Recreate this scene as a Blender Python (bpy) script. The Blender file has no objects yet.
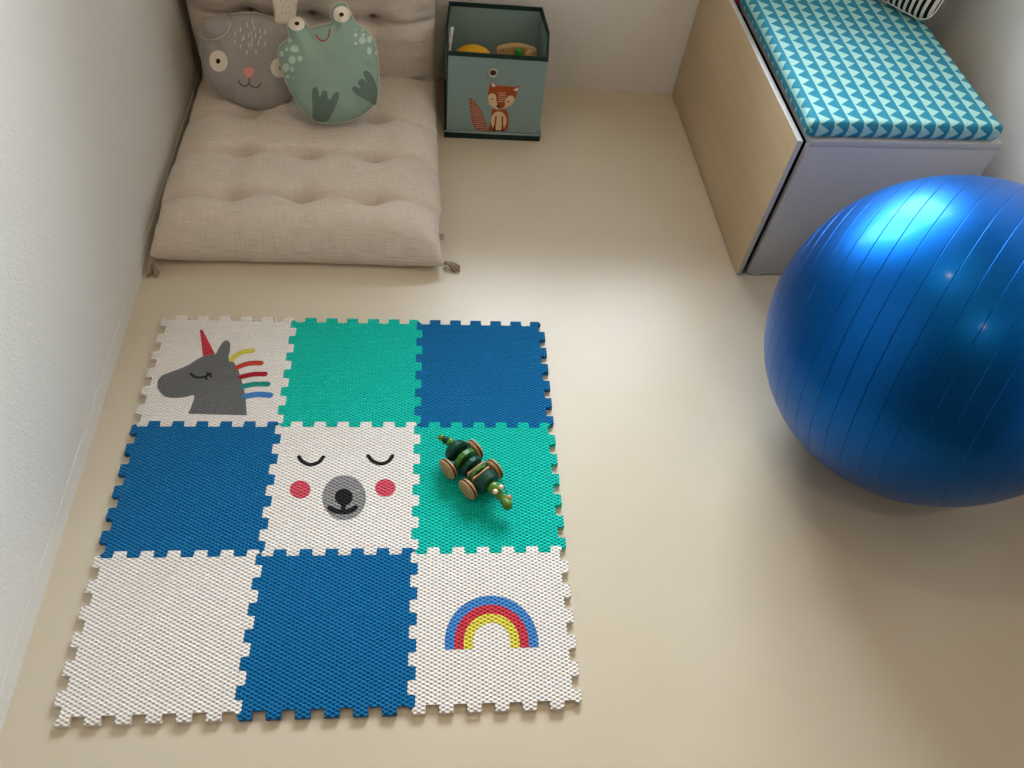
import bpy, bmesh, math, random
import numpy as np
from mathutils import Vector, Matrix, noise
from mathutils.geometry import delaunay_2d_cdt

random.seed(4)
PI = math.pi
SC = bpy.context.scene
COL = SC.collection

WIN_POWER = 90.0
LAMP_POWER = 3.0
EXPO = 0.0

# ------------------------------------------------------------------ survey
F = 768.633
R = np.array([[0.994623318809817, -0.05277002710329108, 0.08910543148014666], [0.009544736847248797, -0.8100570044455195, -0.5862734409362831], [0.10311814427278043, 0.5839717234492356, -0.8051979101646181]])
CAM = np.array([0.632088107218561, -1.2373162538098093, 1.4624009080856908])

def ray(u, v):
    return R.T @ np.array([(u - 512) / F, (v - 384) / F, 1.0])

def on_plane(u, v, P0, n):
    """point of the plane through P0 with normal n seen at photo position u, v"""
    d = ray(u, v)
    n = np.array(n, float)
    t = (n @ (np.array(P0, float) - CAM)) / (n @ d)
    return CAM + t * d

def at_z(u, v, z=0.0):
    return on_plane(u, v, (0, 0, z), (0, 0, 1))

def at_y(u, v, y):
    return on_plane(u, v, (0, y, 0), (0, 1, 0))

# ------------------------------------------------------------------ helpers
def lin(c):
    c = c / 255.0
    return c / 12.92 if c <= 0.04045 else ((c + 0.055) / 1.055) ** 2.4

def rgb(r, g, b):
    return (lin(r), lin(g), lin(b), 1.0)

def new_mat(name, col, rough=0.6, metal=0.0, spec=0.5, coat=0.0, sheen=0.0):
    m = bpy.data.materials.new(name)
    m.use_nodes = True
    b = m.node_tree.nodes['Principled BSDF']
    b.inputs['Base Color'].default_value = col
    b.inputs['Roughness'].default_value = rough
    b.inputs['Metallic'].default_value = metal
    b.inputs['Specular IOR Level'].default_value = spec
    b.inputs['Coat Weight'].default_value = coat
    b.inputs['Sheen Weight'].default_value = sheen
    return m

class NT:
    """small node builder"""
    def __init__(self, m):
        self.t = m.node_tree
        self.n = m.node_tree.nodes
        self.b = self.n['Principled BSDF']
    def add(self, typ, **kw):
        nd = self.n.new(typ)
        for k, v in kw.items():
            setattr(nd, k, v)
        return nd
    def link(self, a, b):
        self.t.links.new(a, b)
    def coord(self, which='Object', scale=(1, 1, 1), rot=(0, 0, 0)):
        tc = self.add('ShaderNodeTexCoord')
        mp = self.add('ShaderNodeMapping')
        mp.inputs['Scale'].default_value = scale
        mp.inputs['Rotation'].default_value = rot
        self.link(tc.outputs[which], mp.inputs['Vector'])
        return mp.outputs['Vector']
    def noise(self, vec, scale, detail=3, rough=0.5):
        nd = self.add('ShaderNodeTexNoise')
        nd.inputs['Scale'].default_value = scale
        nd.inputs['Detail'].default_value = detail
        nd.inputs['Roughness'].default_value = rough
        self.link(vec, nd.inputs['Vector'])
        return nd.outputs['Fac']
    def math(self, op, a, b=None, clamp=False):
        nd = self.add('ShaderNodeMath', operation=op)
        nd.use_clamp = clamp
        for i, x in enumerate((a, b)):
            if x is None:
                continue
            if isinstance(x, (int, float)):
                nd.inputs[i].default_value = x
            else:
                self.link(x, nd.inputs[i])
        return nd.outputs[0]
    def ramp(self, fac, stops):
        nd = self.add('ShaderNodeValToRGB')
        el = nd.color_ramp.elements
        el[0].position, el[0].color = stops[0]
        el[1].position, el[1].color = stops[-1]
        for p, c in stops[1:-1]:
            e = el.new(p)
            e.color = c
        self.link(fac, nd.inputs['Fac'])
        return nd.outputs['Color']
    def mix(self, fac, a, b):
        nd = self.add('ShaderNodeMix', data_type='RGBA')
        if isinstance(fac, (int, float)):
            nd.inputs[0].default_value = fac
        else:
            self.link(fac, nd.inputs[0])
        for i, x in ((6, a), (7, b)):
            if isinstance(x, tuple):
                nd.inputs[i].default_value = x
            else:
                self.link(x, nd.inputs[i])
        return nd.outputs[2]
    def bump(self, h, strength, dist):
        nd = self.add('ShaderNodeBump')
        nd.inputs['Strength'].default_value = strength
        nd.inputs['Distance'].default_value = dist
        self.link(h, nd.inputs['Height'])
        self.link(nd.outputs['Normal'], self.b.inputs['Normal'])
        return nd
    def color(self, sock):
        self.link(sock, self.b.inputs['Base Color'])

def scalec(c, k):
    return (c[0] * k, c[1] * k, c[2] * k, 1.0)

def mesh_obj(name, verts, faces, mats, parent=None, smooth=True, midx=None):
    me = bpy.data.meshes.new(name)
    me.from_pydata([tuple(map(float, v)) for v in verts], [], [tuple(f) for f in faces])
    me.validate()
    for m in (mats if isinstance(mats, (list, tuple)) else [mats]):
        me.materials.append(m)
    if smooth:
        me.polygons.foreach_set('use_smooth', [True] * len(me.polygons))
    if midx is not None:
        me.polygons.foreach_set('material_index', midx)
    me.update()
    o = bpy.data.objects.new(name, me)
    COL.objects.link(o)
    if parent:
        o.parent = parent
    return o

def bm_obj(name, bm, mats, parent=None, smooth=False, angle=None):
    bmesh.ops.recalc_face_normals(bm, faces=bm.faces)
    me = bpy.data.meshes.new(name)
    bm.to_mesh(me)
    bm.free()
    for m in (mats if isinstance(mats, (list, tuple)) else [mats]):
        me.materials.append(m)
    if smooth or angle:
        me.polygons.foreach_set('use_smooth', [True] * len(me.polygons))
    if angle:
        me.set_sharp_from_angle(angle=math.radians(angle))
    o = bpy.data.objects.new(name, me)
    COL.objects.link(o)
    if parent:
        o.parent = parent
    return o

def empty(name, loc=(0, 0, 0), rotz=0.0):
    o = bpy.data.objects.new(name, None)
    o.empty_display_size = 0.05
    COL.objects.link(o)
    o.location = loc
    o.rotation_euler = (0, 0, rotz)
    return o

def tag(o, label=None, cat=None, group=None, kind=None):
    if label: o['label'] = label
    if cat: o['category'] = cat
    if group: o['group'] = group
    if kind: o['kind'] = kind
    return o

def bm_box(bm, lo, hi, bevel=0.0, seg=2, mi=0):
    c = [(a + b) / 2 for a, b in zip(lo, hi)]
    s = [b - a for a, b in zip(lo, hi)]
    g = bmesh.ops.create_cube(bm, size=1.0, matrix=Matrix.Translation(c) @ Matrix.Diagonal((s[0], s[1], s[2], 1)))
    vs = g['verts']
    fs = list({f for v in vs for f in v.link_faces})
    for f in fs: f.material_index = mi
    if bevel:
        es = list({e for v in vs for e in v.link_edges})
        bmesh.ops.bevel(bm, geom=es, offset=bevel, segments=seg, profile=0.5, affect='EDGES')
    return bm

def box(name, lo, hi, mat, parent=None, bevel=0.0, seg=2):
    bm = bmesh.new()
    bm_box(bm, lo, hi, bevel, seg)
    return bm_obj(name, bm, mat, parent, angle=40 if bevel else None)

def lathe_data(prof, axis_o, axis_d, n=32):
    """prof = [(r, t)]; revolve about the line axis_o + t*axis_d"""
    a = Vector(axis_d).normalized()
    e1 = a.orthogonal().normalized()
    e2 = a.cross(e1)
    o = Vector(axis_o)
    V, Fc = [], []
    for r, t in prof:
        for k in range(n):
            p = 2 * PI * k / n
            V.append(o + a * t + (e1 * math.cos(p) + e2 * math.sin(p)) * r)
    for i in range(len(prof) - 1):
        for k in range(n):
            k2 = (k + 1) % n
            Fc.append((i * n + k, i * n + k2, (i + 1) * n + k2, (i + 1) * n + k))
    if prof[0][0] > 1e-6: Fc.append(tuple(range(n))[::-1])
    if prof[-1][0] > 1e-6: Fc.append(tuple((len(prof) - 1) * n + k for k in range(n)))
    return V, Fc

def lathe(name, prof, o, d, mat, parent=None, n=32, angle=35):
    V, Fc = lathe_data(prof, o, d, n)
    bm = bmesh.new()
    vs = [bm.verts.new(v) for v in V]
    for f in Fc:
        try: bm.faces.new([vs[i] for i in f])
        except ValueError: pass
    bmesh.ops.remove_doubles(bm, verts=bm.verts, dist=1e-6)
    return bm_obj(name, bm, mat, parent, angle=angle)

def ball_prof(r, n=12):
    return [(r * math.sin(PI * i / n), -r * math.cos(PI * i / n)) for i in range(n + 1)]

def tube_data(pts, r, n=8, closed=False):
    pts = [Vector(p) for p in pts]
    N = len(pts)
    V, Fc = [], []
    up = None
    for i, p in enumerate(pts):
        if closed:
            t = (pts[(i + 1) % N] - pts[i - 1]).normalized()
        else:
            t = (pts[min(i + 1, N - 1)] - pts[max(i - 1, 0)]).normalized()
        if up is None:
            up = t.orthogonal().normalized()
        up = (up - t * up.dot(t)).normalized()
        b = t.cross(up)
        rr = r(i / max(1, N - 1)) if callable(r) else r
        for k in range(n):
            a = 2 * PI * k / n
            V.append(p + (up * math.cos(a) + b * math.sin(a)) * rr)
    M = N if closed else N - 1
    for i in range(M):
        j = (i + 1) % N
        for k in range(n):
            k2 = (k + 1) % n
            Fc.append((i * n + k, i * n + k2, j * n + k2, j * n + k))
    if not closed:
        Fc.append(tuple(range(n))[::-1])
        Fc.append(tuple((N - 1) * n + k for k in range(n)))
    return V, Fc

def tube(name, pts, r, mat, parent=None, n=8, closed=False):
    V, Fc = tube_data(pts, r, n, closed)
    return mesh_obj(name, V, Fc, mat, parent)

def merge(datas):
    V, Fc = [], []
    for v, f in datas:
        b = len(V)
        V += list(v)
        Fc += [tuple(i + b for i in q) for q in f]
    return V, Fc

def catmull(pts, n=6, closed=True):
    P = [np.array(p, float) for p in pts]
    N = len(P)
    out = []
    rng = range(N) if closed else range(N - 1)
    for i in rng:
        if closed:
            p0, p1, p2, p3 = P[i - 1], P[i], P[(i + 1) % N], P[(i + 2) % N]
        else:
            p0, p1, p2, p3 = P[max(i - 1, 0)], P[i], P[i + 1], P[min(i + 2, N - 1)]
        for k in range(n):
            t = k / n
            out.append(0.5 * ((2 * p1) + (-p0 + p2) * t + (2 * p0 - 5 * p1 + 4 * p2 - p3) * t * t + (-p0 + 3 * p1 - 3 * p2 + p3) * t ** 3))
    if not closed:
        out.append(P[-1])
    return out

def ribbon(pts, w, n=5, taper=False):
    """outline of a round-ended stroke along pts"""
    C = catmull(pts, n, closed=False)
    L, Rr = [], []
    for i, p in enumerate(C):
        t = C[min(i + 1, len(C) - 1)] - C[max(i - 1, 0)]
        t = t / (np.linalg.norm(t) + 1e-12)
        nn = np.array([-t[1], t[0]])
        h = w / 2
        L.append(p + nn * h)
        Rr.append(p - nn * h)
    t1 = C[-1] - C[-2]; t1 = t1 / np.linalg.norm(t1)
    t0 = C[0] - C[1]; t0 = t0 / np.linalg.norm(t0)
    cap = lambda c, t: [c + (math.cos(a) * np.array([-t[1], t[0]]) + math.sin(a) * t) * w / 2 for a in np.linspace(0, PI, 7)[1:-1]]
    return L + cap(C[-1], t1) + Rr[::-1] + cap(C[0], t0)

def ellipse(c, rx, ry, n=28, rot=0.0):
    ca, sa = math.cos(rot), math.sin(rot)
    return [np.array([c[0] + rx * math.cos(a) * ca - ry * math.sin(a) * sa, c[1] + rx * math.cos(a) * sa + ry * math.sin(a) * ca]) for a in np.linspace(0, 2 * PI, n, endpoint=False)]

def seg_dist(P, poly):
    """distance of points P (k,2) to a closed polyline"""
    A = np.array(poly); B = np.roll(A, -1, axis=0)
    d = B - A
    L2 = (d * d).sum(1) + 1e-15
    out = np.full(len(P), 1e9)
    for a, dd, l2 in zip(A, d, L2):
        t = np.clip(((P - a) @ dd) / l2, 0, 1)
        q = P - (a + t[:, None] * dd)
        out = np.minimum(out, np.sqrt((q * q).sum(1)))
    return out

def inside(P, poly):
    A = np.array(poly); B = np.roll(A, -1, axis=0)
    c = np.zeros(len(P), bool)
    for a, b in zip(A, B):
        cond = ((a[1] > P[:, 1]) != (b[1] > P[:, 1]))
        x = (b[0] - a[0]) * (P[:, 1] - a[1]) / (b[1] - a[1] + 1e-18) + a[0]
        c ^= cond & (P[:, 0] < x)
    return c

def resample(poly, step):
    A = [np.array(p, float) for p in poly]
    out = []
    for i, p in enumerate(A):
        q = A[(i + 1) % len(A)]
        n = max(1, int(round(np.linalg.norm(q - p) / step)))
        for k in range(n):
            out.append(p + (q - p) * k / n)
    return out

def fill(poly, step=None):
    """triangulate a polygon, with inner points on a grid of the given step"""
    poly = [np.array(p, float) for p in poly]
    # drop coincident neighbours
    q = [poly[0]]
    for p in poly[1:]:
        if np.linalg.norm(p - q[-1]) > 1e-6: q.append(p)
    if np.linalg.norm(q[0] - q[-1]) < 1e-6: q.pop()
    poly = q
    pts = list(poly)
    if step:
        A = np.array(poly)
        lo, hi = A.min(0), A.max(0)
        gx, gy = np.meshgrid(np.arange(lo[0], hi[0], step), np.arange(lo[1], hi[1], step * 0.87))
        gx = gx + (np.arange(gx.shape[0]) % 2)[:, None] * step / 2
        G = np.stack([gx.ravel(), gy.ravel()], 1)
        if len(G):
            G = G[inside(G, poly)]
        if len(G):
            G = G[seg_dist(G, poly) > step * 0.5]
        pts += list(G)
    n = len(poly)
    vs, es, fs, *_ = delaunay_2d_cdt([Vector(p) for p in pts], [(i, (i + 1) % n) for i in range(n)], [], 1, 1e-7)
    V = np.array([tuple(v) for v in vs])
    out = []
    for f in fs:
        a, b, c = V[f[0]], V[f[1]], V[f[2]]
        cr = (b[0] - a[0]) * (c[1] - a[1]) - (b[1] - a[1]) * (c[0] - a[0])
        if abs(cr) < 1e-14: continue
        out.append(tuple(f) if cr > 0 else tuple(f)[::-1])
    return V, out

def print_data(polys, hfun, step, off):
    """patches lying on a surface z = hfun(x, y), lifted by off"""
    D = []
    for p in polys:
        if step: p = resample(p, step)
        V, Fc = fill(p, step)
        h = hfun(V) if hfun else np.zeros(len(V))
        D.append((np.column_stack([V, h + off]), Fc))
    return merge(D)

# ------------------------------------------------------------------ materials
def mat_wall():
    m = new_mat('plaster_white', rgb(226, 224, 219), 0.85, spec=0.25)
    t = NT(m)
    v = t.coord('Object')
    n1 = t.noise(v, 130, 3, 0.6)
    n2 = t.noise(v, 420, 2, 0.5)
    t.bump(t.math('ADD', n1, t.math('MULTIPLY', n2, 0.5)), 0.38, 0.004)
    return m

def mat_floor():
    m = new_mat('linoleum_beige', rgb(206, 192, 164), 0.42, spec=0.5)
    t = NT(m)
    v = t.coord('Object')
    n = t.noise(v, 6, 4, 0.6)
    t.color(t.ramp(n, [(0.3, rgb(206, 196, 175)), (0.7, rgb(209, 199, 179))]))
    t.bump(t.noise(v, 900, 2, 0.5), 0.05, 0.001)
    t.link(t.math('ADD', t.math('MULTIPLY', t.noise(v, 3, 3), 0.05), 0.30), t.b.inputs['Roughness'])
    return m

def mat_foam(name, col, rough=0.42, relief=0.0058):
    m = new_mat(name, col, rough, spec=0.22)
    t = NT(m)
    tc = t.add('ShaderNodeTexCoord')
    sp = t.add('ShaderNodeSeparateXYZ')
    t.link(tc.outputs['Object'], sp.inputs[0])
    # two families of slanting ridges make raised diamonds
    x = t.math('MULTIPLY', sp.outputs[0], 2 * PI / 0.01429)
    y = t.math('MULTIPLY', sp.outputs[1], 2 * PI / 0.0075)
    h = t.math('MULTIPLY', t.math('COSINE', x), t.math('COSINE', y))
    h = t.math('MULTIPLY', t.math('ARCSINE', t.math('MULTIPLY', h, 0.995)), 0.32)
    t.bump(h, 1.0, relief)
    return m

def mat_linen():
    m = new_mat('linen_natural', rgb(176, 160, 142), 0.9, spec=0.15, sheen=0.15)
    t = NT(m)
    v = t.coord('UV', (1, 1, 1))
    a = t.noise(t.coord('UV', (18, 900, 1)), 1.0, 2, 0.6)
    b = t.noise(t.coord('UV', (900, 25, 1)), 1.0, 2, 0.6)
    mixv = t.math('ADD', t.math('MULTIPLY', a, 0.6), t.math('MULTIPLY', b, 0.4))
    t.color(t.ramp(mixv, [(0.3, rgb(188, 176, 163)), (0.5, rgb(215, 204, 192)), (0.72, rgb(236, 228, 218))]))
    wr = t.noise(t.coord('UV', (14, 46, 1)), 1.0, 3, 0.55)
    t.bump(t.math('ADD', t.math('MULTIPLY', mixv, .12), wr), 0.45, 0.006)
    return m

def mat_fabric(name, col, scale=900, rough=0.85, var=0.08):
    m = new_mat(name, col, rough, spec=0.2)
    t = NT(m)
    v = t.coord('Object')
    n = t.noise(v, scale, 2, 0.5)
    n2 = t.noise(v, 14, 3, 0.5)
    t.color(t.ramp(n, [(0.3, scalec(col, 1 - var)), (0.7, scalec(col, 1 + var))]))
    t.bump(t.math('ADD', t.math('MULTIPLY', n, 0.15), n2), 0.35, 0.004)
    return m

def mat_wood(name, c1, c2, axis='y', rough=0.5, scale=1.0):
    m = new_mat(name, c1, rough, spec=0.35)
    t = NT(m)
    sc = {'x': (2, 60, 60), 'y': (60, 2, 60), 'z': (60, 60, 2)}[axis]
    v = t.coord('Object', tuple(s * scale for s in sc))
    n = t.noise(v, 1.0, 5, 0.6)
    v2 = t.coord('Object', tuple(s * 0.12 * scale for s in sc))
    n2 = t.noise(v2, 1.0, 2, 0.5)
    t.color(t.ramp(t.math('ADD', t.math('MULTIPLY', n, 0.5), t.math('MULTIPLY', n2, 0.5)), [(0.32, c2), (0.62, c1)]))
    t.bump(n, 0.08, 0.001)
    return m

def mat_triangles(px, py, xoff, yoff, wid=0.88):
    m = new_mat('triangle_print_cotton', rgb(60, 160, 180), 0.8, spec=0.2)
    t = NT(m)
    tc = t.add('ShaderNodeTexCoord')
    sp = t.add('ShaderNodeSeparateXYZ')
    t.link(tc.outputs['UV'], sp.inputs[0])
    u = t.math('FRACT', t.math('ADD', t.math('MULTIPLY', sp.outputs[0], 1 / px), xoff))
    v = t.math('FRACT', t.math('ADD', t.math('MULTIPLY', sp.outputs[1], 1 / py), yoff))
    tri = t.math('SUBTRACT', 1.0, t.math('ABSOLUTE', t.math('SUBTRACT', t.math('MULTIPLY', v, 2.0), 1.0)))
    dark = t.math('LESS_THAN', t.math('SUBTRACT', 1.0, u), t.math('ADD', t.math('MULTIPLY', tri, .69), .23))
    t.color(t.mix(dark, rgb(156, 202, 196), rgb(40, 130, 156)))
    n = t.noise(t.coord('Object'), 9, 3, 0.5)
    n2 = t.noise(t.coord('Object'), 700, 2, 0.5)
    t.bump(t.math('ADD', n, t.math('MULTIPLY', n2, 0.08)), 0.3, 0.006)
    return m

def mat_stripes(period):
    m = new_mat('black_stripe_knit', rgb(230, 222, 205), 0.9, spec=0.15)
    t = NT(m)
    tc = t.add('ShaderNodeTexCoord')
    sp = t.add('ShaderNodeSeparateXYZ')
    t.link(tc.outputs['Object'], sp.inputs[0])
    u = t.math('FRACT', t.math('MULTIPLY', sp.outputs[0], 1 / period))
    t.color(t.mix(t.math('LESS_THAN', u, 0.52), rgb(222, 214, 198), rgb(20, 20, 26)))
    t.bump(t.noise(t.coord('Object'), 600, 2), 0.3, 0.002)
    return m

M = {}
M['wall'] = mat_wall()
M['ceiling'] = mat_wood('ceiling_bounce_wood', rgb(196, 168, 132), rgb(180, 150, 112), 'y', 0.6)  # made-up wood tone, dims and warms light bounced off the unseen ceiling
M['dim_wall_wood'] = mat_wood('bounce_cutting_wood', rgb(104, 76, 52), rgb(84, 60, 40), 'z', 0.5)  # made-up dark wood tone so the unseen wall returns little light
M['floor'] = mat_floor()
M['trim'] = new_mat('trim_white', rgb(228, 225, 218), 0.6)
M['foam_white'] = mat_foam('foam_white', rgb(238, 234, 230), 0.45, 0.0038)
M['foam_teal'] = mat_foam('foam_teal', rgb(0, 204, 186))
M['foam_blue'] = mat_foam('foam_blue', rgb(0, 110, 172))
M['foam_grey'] = mat_foam('foam_grey', rgb(118, 120, 122))
M['foam_ltgrey'] = mat_foam('foam_light_grey', rgb(150, 150, 152))
M['foam_red'] = mat_foam('foam_red', rgb(214, 62, 78))
M['foam_crimson'] = mat_foam('foam_crimson', rgb(186, 26, 48))
M['foam_orange'] = mat_foam('foam_orange_red', rgb(212, 72, 52))
M['foam_yellow'] = mat_foam('foam_yellow', rgb(232, 220, 84))
M['foam_mint'] = mat_foam('foam_mint', rgb(32, 160, 148))
M['foam_sky'] = mat_foam('foam_sky_blue', rgb(72, 140, 214))
M['foam_black'] = mat_foam('foam_black', rgb(30, 30, 34))
M['foam_pink'] = mat_foam('foam_pink', rgb(224, 84, 104))
M['linen'] = mat_linen()
M['tassel'] = mat_fabric('tassel_yarn', rgb(164, 150, 136), 1500)
M['grey_fab'] = mat_fabric('grey_cotton', rgb(166, 163, 160))
M['frog_fab'] = mat_fabric('green_cotton', rgb(148, 177, 162))
M['frog_spot'] = mat_fabric('pale_green_print', rgb(194, 216, 202))
M['frog_foot'] = mat_fabric('dark_green_print', rgb(108, 128, 118))
M['cream'] = mat_fabric('cream_cotton', rgb(238, 230, 215))
M['piping'] = mat_fabric('cream_piping', rgb(222, 214, 198))
M['black_print'] = new_mat('black_print', rgb(24, 22, 24), 0.8)
M['pink_print'] = mat_fabric('pink_print', rgb(230, 160, 146))
M['red_print'] = new_mat('red_print', rgb(190, 40, 44), 0.8)
M['dgrey_print'] = new_mat('dark_grey_print', rgb(78, 74, 74), 0.85)
M['white_print'] = new_mat('white_print', rgb(228, 222, 214), 0.85)
M['rose_print'] = new_mat('rose_print', rgb(190, 120, 116), 0.85)
M['bin'] = mat_fabric('sage_canvas', rgb(140, 164, 162), 1200, var=0.04)
M['bin_dark'] = mat_fabric('dark_green_canvas', rgb(34, 56, 54), 1200)
M['metal'] = new_mat('eyelet_metal', rgb(214, 204, 186), 0.3, metal=0.9)
M['hole'] = new_mat('hole_shade', rgb(52, 30, 26), 0.9)
M['fox'] = mat_fabric('fox_rust', rgb(172, 82, 40), 1200)
M['fox_cream'] = mat_fabric('fox_cream', rgb(232, 204, 160), 1200)
M['fox_cheek'] = mat_fabric('fox_cheek', rgb(234, 190, 164), 1200)
M['paper'] = new_mat('label_paper', rgb(220, 216, 208), 0.8)
M['yellow'] = new_mat('yellow_plastic', rgb(236, 178, 20), 0.4)
M['bench_white'] = new_mat('lacquer_white', rgb(188, 188, 188), 0.45)
M['birch'] = mat_wood('birch_veneer', rgb(205, 184, 152), rgb(190, 167, 134), 'y', 0.5)
M['gap_shade'] = new_mat('gap_shade', rgb(40, 38, 36), 0.8)  # shade behind the drawer front, put into the drawer box colour
M['tri'] = mat_triangles(0.0352, 0.0376, 0.2102, 0.4574)
M['stripe'] = mat_stripes(0.0165)
M['toy_wood'] = mat_wood('beech', rgb(192, 152, 110), rgb(172, 130, 88), 'z', 0.45, 2.0)
M['toy_wood2'] = mat_wood('maple', rgb(206, 172, 122), rgb(188, 150, 102), 'x', 0.5, 2.0)
M['toy_dark'] = new_mat('dark_green_lacquer', rgb(2, 66, 50), 0.42, spec=0.3)
M['toy_green'] = new_mat('leaf_green_lacquer', rgb(56, 112, 34), 0.32)
M['toy_head'] = new_mat('grass_green_lacquer', rgb(80, 126, 30), 0.3)
M['toy_eye'] = new_mat('ivory_lacquer', rgb(240, 222, 200), 0.3)
M['rubber'] = new_mat('black_rubber', rgb(22, 20, 20), 0.7)
M['peg_green'] = new_mat('green_peg_lacquer', rgb(30, 140, 40), 0.4)
M['red_cloth'] = mat_fabric('red_cloth', rgb(190, 40, 70))
M['cord'] = new_mat('plum_cord', rgb(84, 50, 58), 0.8)
M['lamp'] = new_mat('lamp_lens', rgb(255, 240, 220), 0.5)
M['lamp'].node_tree.nodes['Principled BSDF'].inputs['Emission Color'].default_value = (1.0, 0.82, 0.6, 1)
M['lamp'].node_tree.nodes['Principled BSDF'].inputs['Emission Strength'].default_value = 40.0

def mat_ball():
    m = new_mat('pearl_blue_vinyl', rgb(0, 92, 176), 0.40, metal=0.95, spec=0.4, coat=0.08)
    b = m.node_tree.nodes['Principled BSDF']
    b.inputs['Coat Roughness'].default_value = 0.12
    t = NT(m)
    n = t.noise(t.coord('Object'), 60, 3, 0.5)
    t.bump(n, 0.04, 0.002)
    return m
M['ball'] = mat_ball()

def mat_glass():
    m = bpy.data.materials.new('window_glass')
    m.use_nodes = True
    nt = m.node_tree
    nt.nodes.clear()
    out = nt.nodes.new('ShaderNodeOutputMaterial')
    mx = nt.nodes.new('ShaderNodeMixShader')
    tr = nt.nodes.new('ShaderNodeBsdfTransparent')
    gl = nt.nodes.new('ShaderNodeBsdfGlossy')
    gl.inputs['Roughness'].default_value = 0.02
    fr = nt.nodes.new('ShaderNodeFresnel')
    fr.inputs['IOR'].default_value = 1.3
    nt.links.new(fr.outputs[0], mx.inputs[0])
    nt.links.new(tr.outputs[0], mx.inputs[1])
    nt.links.new(gl.outputs[0], mx.inputs[2])
    nt.links.new(mx.outputs[0], out.inputs[0])
    return m
M['glass'] = mat_glass()

# ------------------------------------------------------------------ the room
XL, XR, YB, YF, ZC = -0.086, 2.05, 1.04, -1.75, 2.42
WX0, WX1, WZ0, WZ1 = 0.60, 1.78, 0.86, 1.84     # window opening in the back wall
TH = 0.14

def structure(o):
    o['kind'] = 'structure'
    return o

structure(box('floor', (XL - TH, YF - TH, -0.1), (XR + TH, YB + TH, 0.0), M['floor']))
structure(box('ceiling', (XL - TH, YF - TH, ZC), (XR + TH, YB + TH, ZC + 0.1), M['ceiling']))
structure(box('wall_left', (XL - TH, YF, 0), (XL, YB, ZC), M['wall']))
structure(box('wall_right', (XR, YF, 0), (XR + TH, YB, ZC), M['wall']))
structure(box('wall_front', (XL - TH, YF - TH, 0), (XR + TH, YF, ZC), M['dim_wall_wood']))  # unseen wall, set close and dark to cut bounced light
bm = bmesh.new()
bm_box(bm, (XL - TH, YB, 0), (WX0, YB + TH, ZC))
bm_box(bm, (WX1, YB, 0), (XR + TH, YB + TH, ZC))
bm_box(bm, (WX0, YB, 0), (WX1, YB + TH, WZ0))
bm_box(bm, (WX0, YB, WZ1), (WX1, YB + TH, ZC))
structure(bm_obj('wall_back', bm, M['wall']))
structure(box('baseboard_left', (XL, YF, 0), (XL + 0.0015, YB, 0.042), M['wall']))
structure(box('baseboard_back', (XL + 0.0015, YB - 0.0015, 0), (XR, YB, 0.03), M['wall']))

# window: frame with a mullion, two panes, sill
win = structure(empty('window_1', ((WX0 + WX1) / 2, YB, WZ0)))
bm = bmesh.new()
hw = (WX1 - WX0) / 2; hh = WZ1 - WZ0
for lo, hi in (((-hw, .03, 0), (-hw + .045, .09, hh)), ((hw - .045, .03, 0), (hw, .09, hh)), ((-hw + .045, .03, 0), (hw - .045, .09, .045)), ((-hw + .045, .03, hh - .045), (hw - .045, .09, hh)), ((-.025, .035, .045), (.025, .085, hh - .045))):
    bm_box(bm, lo, hi, 0.003)
bm_obj('window_frame', bm, M['trim'], win, angle=40)
box('window_pane', (-hw + .045, .058, .045), (-.025, .062, hh - .045), M['glass'], win)
box('window_pane', (.025, .058, .045), (hw - .045, .062, hh - .045), M['glass'], win)
box('window_sill', (-hw, -.03, -.02), (hw, .03, 0.0), M['trim'], win, bevel=0.003)

# daylight coming in through the window
def area(name, loc, rot, sx, sy, power, col, shape='RECTANGLE', spread=PI):
    l = bpy.data.lights.new(name, 'AREA')
    l.shape = shape
    l.size = sx
    l.size_y = sy
    l.energy = power
    l.color = col
    l.spread = spread
    o = bpy.data.objects.new(name, l)
    COL.objects.link(o)
    o.location = loc
    o.rotation_euler = rot
    return o

area('window_daylight', ((WX0 + WX1) / 2, YB + 0.12, (WZ0 + WZ1) / 2), (-PI / 2, 0, 0), WX1 - WX0 - .02, WZ1 - WZ0 - .02, WIN_POWER, (0.84, 0.93, 1.0))

w = bpy.data.worlds.new('sky')
SC.world = w
w.use_nodes = True
w.node_tree.nodes['Background'].inputs[0].default_value = (0.75, 0.86, 1.0, 1)
w.node_tree.nodes['Background'].inputs[1].default_value = 1.5

# two recessed ceiling lamps
lampspec = [((0.86, -0.13), 'warm white recessed ceiling lamp nearer the window'), ((1.23, -1.48), 'warm white recessed ceiling lamp farther from the window')]
for (lx, ly), lab in lampspec:
    e = empty('ceiling_lamp', (lx, ly, ZC))
    tag(e, lab, 'ceiling lamp', 'recessed ceiling lamps')
    lathe('trim_ring', [(.036, -.001), (.05, -.001), (.052, -.004), (.05, -.007), (.038, -.009), (.036, -.006), (.036, -.001)], (0, 0, 0), (0, 0, 1), M['trim'], e)
    lathe('lamp_lens', [(0.0, -.004), (.034, -.004), (.036, -.0035), (.036, -.0015), (0, -.0015)], (0, 0, 0), (0, 0, 1), M['lamp'], e)
    area('lamp_glow', (lx, ly, ZC - 0.012), (0, 0, 0), .07, .07, LAMP_POWER, (1.0, 0.80, 0.56), 'DISK')

# ------------------------------------------------------------------ foam mat
S = 0.30
T = 0.012
PITCH = 0.05
DEP = 0.008

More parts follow.
